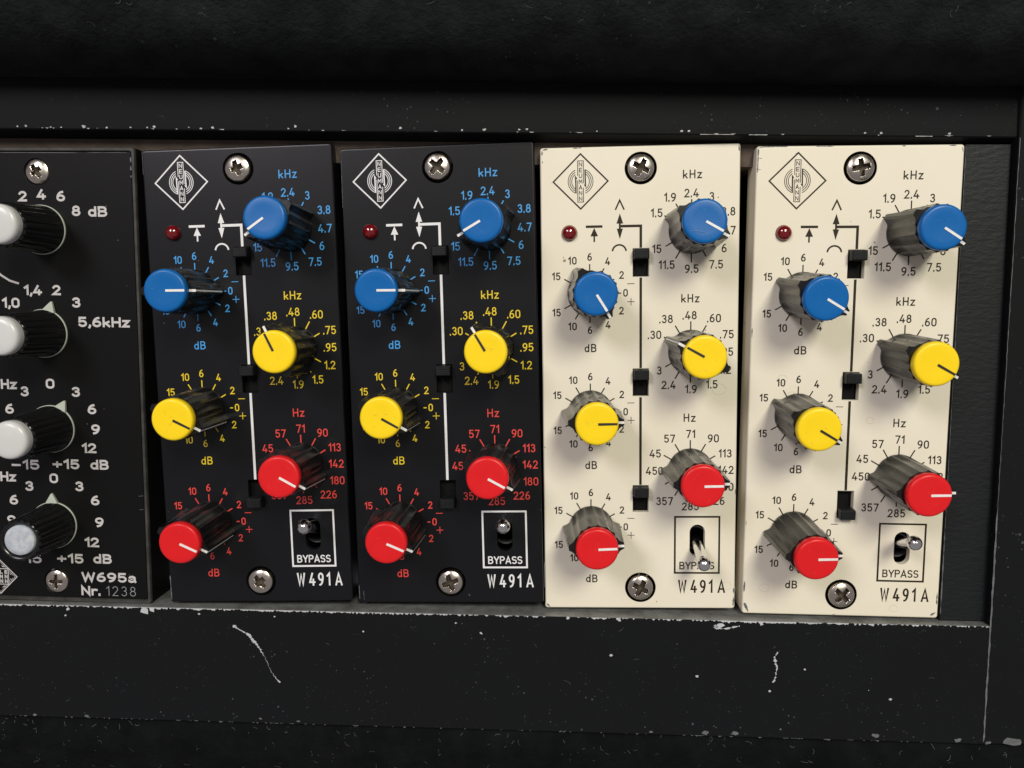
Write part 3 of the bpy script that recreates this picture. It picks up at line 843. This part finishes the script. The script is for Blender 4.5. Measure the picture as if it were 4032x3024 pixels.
wl = MB()
dn = lambda x: .85 if (x < -20 or 36 < x < 62) else (.30 if x < 30 else .42)
jag(wl, -128, 91.5, lambda x: ylow(x) - .05, lambda x: 3.012, .55, dn)
jag(wl, -92, -28, lambda x: ylow(x) - .05, lambda x: 3.016, .7, lambda x: .22)
jag(wl, 36, 57, lambda x: ylow(x) - .05, lambda x: 3.018, .75, lambda x: .7)
for (x, y, r) in ((-103.5, -95.6, .35), (-104.1, -97.0, .25), (-86.3, -95.9, .75), (-84.8, -95.7, .55), (-38.8, -100.2, .2), (-13.6, -100.4, .3), (-18.9, -98.2, .2), (-57.9, -97.0, .2), (-74.4, -96.5, .22),
                  (4.8, -96.9, .38), (15.4, -97.2, .45), (31.7, -109.5, .3), (13.8, -105.1, .28), (71.5, -114.1, .3), (53.9, -107.8, .2), (67.4, -98.2, .25), (44.9, -98.1, .3)):
    blob(wl, x, y, r, 3.022, 1.3, rnd.uniform(-.5, .5))
sc1 = [(-67.0, -99.1), (-65.4, -100.1), (-63.7, -101.2), (-62.5, -102.7), (-61.6, -104.0), (-60.6, -105.8), (-59.7, -107.9), (-58.8, -109.9), (-57.4, -111.8)]
w1 = [.5, .2, .42, .42, .30, .05, .07, .06, .32]


def dense(P, Wd, jit=.45, n=9):
    o, ww = [], []
    for k in range(len(P) - 1):
        for i in range(n):
            f = i / n; o.append((P[k][0] * (1 - f) + P[k + 1][0] * f, P[k][1] * (1 - f) + P[k + 1][1] * f)); ww.append((Wd[k] * (1 - f) + Wd[k + 1] * f) * rnd.choice((.15, .5, .8, 1.1, 1.4)))
    o.append(P[-1]); ww.append(Wd[-1])
    o = [(a + rnd.uniform(-jit, jit) * .4, b) for a, b in o]
    return o, ww


a_, b_ = dense(sc1, w1); wl.ribbon(a_, b_, z=3.026)
sc2 = [(48.2, -104.1), (47.6, -105.7), (48.2, -107.4), (48.0, -108.9), (47.4, -110.7)]
a_, b_ = dense(sc2, [.22, .4, .26, .12, .34]); wl.ribbon(a_, b_, z=3.026)
blob(wl, 46.8, -112.6, .3, 3.02); blob(wl, 67, -112.2, .1, 3.02)
a_, b_ = dense([(35.6, -98.3), (35.5, -99.0), (37.5, -99.1), (40.2, -98.5)], [.5, .4, .38, .3]); wl.ribbon(a_, b_, z=3.03)
blob(wl, 36.4, -98.4, .7, 3.034, 1.4)
fl('exposed_metal', wl, M['bare'], kind='stuff')

wd_ = MB()                                    # duller wear
jag(wd_, -128, -70, lambda x: ybot(x) + .35, lambda x: 3.014, .38, lambda x: .10)
jag(wd_, -70, 91, lambda x: ybot(x) + .3, lambda x: 3.014, .3, lambda x: .07)
for (x, y, r) in ((33.5, -122.0, .5), (39.7, -122.0, .5), (68.7, -122.1, .55), (85.4, -122.9, .5), (22.1, -121.9, .25), (-62.1, -120.0, .25), (-53.7, -120.5, .25), (-112.8, -119.8, .3), (-101, -119.9, .35)):
    blob(wd_, x, y, r, 3.02, 1.7)
blob(wd_, 96.5, -123.0, .95, 3.125, 2.2); blob(wd_, 91.5, -123.3, .4, 3.125, 2)
# vertical worn edge of the post
P = [(px(y) + .12 + rnd.uniform(-.05, .05), y) for y in [-1 - 1.1 * k for k in range(112)]]
Wv = [max(.05, (.10 if y > -75 else .34) * rnd.uniform(.4, 1.3)) for _, y in P]
wd_.ribbon(P, Wv, z=3.135)
# thin scuffs
for k in range(9):
    x, y = rnd.uniform(-118, 88), rnd.uniform(-118, -99); a = rnd.uniform(0, 3.14); L_ = rnd.uniform(.4, 2.2)
    Q = [(x + L_ * t * math.cos(a + t * .5), y + L_ * t * math.sin(a + t * .5)) for t in (0, .33, .66, 1)]
    wd_.ribbon(Q, [.02, .045, .035, .02], z=3.016)
fl('dull_wear', wd_, M['bare_dull'], kind='stuff')

wu = MB()
jag(wu, -108, -60, lambda x: yup(x) + .35, lambda x: zup(x) + .02, .30, lambda x: .06)
jag(wu, -60, 88, lambda x: yup(x) + .32, lambda x: zup(x) + .02, .2, lambda x: .03)
for x, dy, r in ((-106.5, .1, .3), (-104.7, .2, .42), (-99.5, 0, .25), (-97.3, 0, .25), (-92.6, .2, .5), (-87.8, 0, .3), (-82.8, .1, .3), (-79.4, .1, .25), (-78.0, .25, .48), (-70.8, .2, .25), (-68.3, 0, .35),
                 (-65.9, .2, .5), (-50.4, .1, .25), (-27.7, .4, .42), (-15.4, .1, .3), (-11.0, .2, .52), (-4.0, .3, .32), (-2.5, .4, .36), (11.3, .1, .2), (27.9, .3, .4), (29.3, .3, .33), (63.2, .2, .3), (66.3, .2, .38), (79.2, .2, .45)):
    blob(wu, x, yup(x) + .45 + dy, r * .62, zup(x) + .025, 1.35)
for xa, xb, wv in ((31.5, 38, .16), (41, 44.5, .2), (72.8, 76, .2)):
    Q = [(xa + (xb - xa) * t / 8, yup(xa) + .12 - (xb - xa) * t / 8 * .031) for t in range(9)]
    wu.ribbon(Q, [wv * .6 * rnd.uniform(.5, 1.2) for _ in Q], z=zup(xb) + .03 + .02 * (xb - xa) * .1)
blob(wu, -49.0, yup(-49) + 1.05, .3, zup(-49) + .02)
fl('upper_edge_chips', wu, M['grey_chip'], kind='stuff')

# blank textured panel on the right
bl = link('blank_panel', None, None, (82.6, -50, 1.0), (0, 0, 0), 'narrow black blank panel with leathery texture right of the cream modules', None, 'blank panel')
bm_ = MB()
ql = [(83.05, -1.55), (91.85, -1.75), (91.55, -98.1), (81.75, -97.95)]
def inset(q, d, z): 
    cx = sum(p[0] for p in q) / 4; cy = sum(p[1] for p in q) / 4
    return [(p[0] - math.copysign(d, p[0] - cx), p[1] - math.copysign(d, p[1] - cy), z) for p in q]
bm_.loft([inset(ql, 0, -9), inset(ql, 0, -.3), inset(ql, .1, -.08), inset(ql, .3, 0)], cap1=False)
bm_.f = [list(f) if False else list(f) for f in bm_.f]
q3 = inset(ql, .3, 0); bm_.add(q3, [(3, 2, 1, 0)])
part('textured_face', bm_, M['leather'], bl, loc=(-82.6, 50, 0))
eb = MB()
P = [(83.05 - (y + 1.5) * -.01348 * 1 + .06 if False else 83.12 + (y + 1.5) * .01348, y) for y in [-2 - .8 * k for k in range(119)]]
eb.ribbon(P, [max(.03, (.07 if p[1] > -80 else .2) * rnd.uniform(.2, 1.4)) for p in P], z=.03)
part('worn_edge', eb, M['bare_dull'], bl, loc=(-82.6, 50, 0), kind='stuff')

# ------------------------------------------------------------------ padded cloth above and below
def pad(name, label, prof, cat='padding', cloth='felt'):
    root = link(name, None, None, (0, 0, 0), (0, 0, 0), label, None, cat)
    xs_ = [-260 + 520 * i / 90 for i in range(91)]
    part('cloth_cover', strip(prof, xs_, True), M[cloth], root)
    return root


def up_prof(x):
    y0 = yseam(min(x, 130)); wv = .35 * math.sin(x * .05) + .2 * math.sin(x * .13 + 1)
    pts = [(130, 4), (130, 66)]  # tall unseen slope above the pad, added to block ambient light from above
    pts += [(y0 + 48, 62), (y0 + 14, 24 + wv), (y0 + 10, 20.4 + wv), (y0 + 7.6, 19.2 + wv), (y0 + 5.4, 17.4 + wv * .7), (y0 + 3.5, 15.2), (y0 + 2.0, 12.6), (y0 + .8, 9.8), (y0 + .2, 7.0), (y0 + .1, zup(min(x, 130)) - .2), (y0 + .2, -2)]
    return pts


def low_prof(x):
    y0 = ybot(x); wv = .25 * math.sin(x * .06 + 2)
    return [(y0 + .1, -5), (y0 - .1, 1.2), (y0 - .8, 2.3), (y0 - 2.4, 2.9 + wv * .3), (y0 - 6, 2.6 + wv), (y0 - 12, 1.2 + wv), (y0 - 22, -3), (y0 - 40, -14), (y0 - 90, -60)]


pu = pad('upper_pad', 'rounded black cloth padding along the top above the upper rail', up_prof)
pl_ = pad('lower_pad', 'linty black cloth padding along the bottom below the scratched rail', low_prof, cloth='felt_low')


def lint(parent, n, xr, prof, seg, smin, smax, seed):
    r_ = random.Random(seed); mb = MB()
    for _ in range(n):
        x = r_.uniform(*xr); pr_ = prof(x); k = r_.choice(seg); f = r_.random()
        y = pr_[k][0] * (1 - f) + pr_[k + 1][0] * f; z = pr_[k][1] * (1 - f) + pr_[k + 1][1] * f + .12
        slope = (pr_[k + 1][1] - pr_[k][1]) / (pr_[k + 1][0] - pr_[k][0])
        a = r_.uniform(0, 6.28); L_ = r_.uniform(smin, smax); cv = r_.uniform(-2.5, 2.5); Q = []
        u, v = 0, 0
        for t in range(7):
            Q.append((u, v)); u += L_ / 6 * math.cos(a + cv * t / 6); v += L_ / 6 * math.sin(a + cv * t / 6)
        w_ = r_.uniform(.03, .06); tmp = MB(); tmp.ribbon(Q, w_, z=0)
        mb.add([(x + p[0], y + p[1], z + p[1] * slope) for p in tmp.v], tmp.f)
        if r_.random() < .3:
            d = r_.uniform(.06, .16)
            mb.add([(x, y + 1, z + slope), (x + d, y + 1, z + slope), (x + d, y + 1 + d, z + slope * (1 + d)), (x, y + 1 + d, z + slope * (1 + d))], [(0, 1, 2, 3)])
    part('lint', mb, M['lint'], parent, kind='stuff')


lint(pl_, 170, (-128, 108), low_prof, [2, 3, 4, 5], .25, 1.6, 5)
lint(pu, 30, (-118, 100), up_prof, [3, 4, 5], .3, 1.6, 8)
print('objects', len(bpy.data.objects))
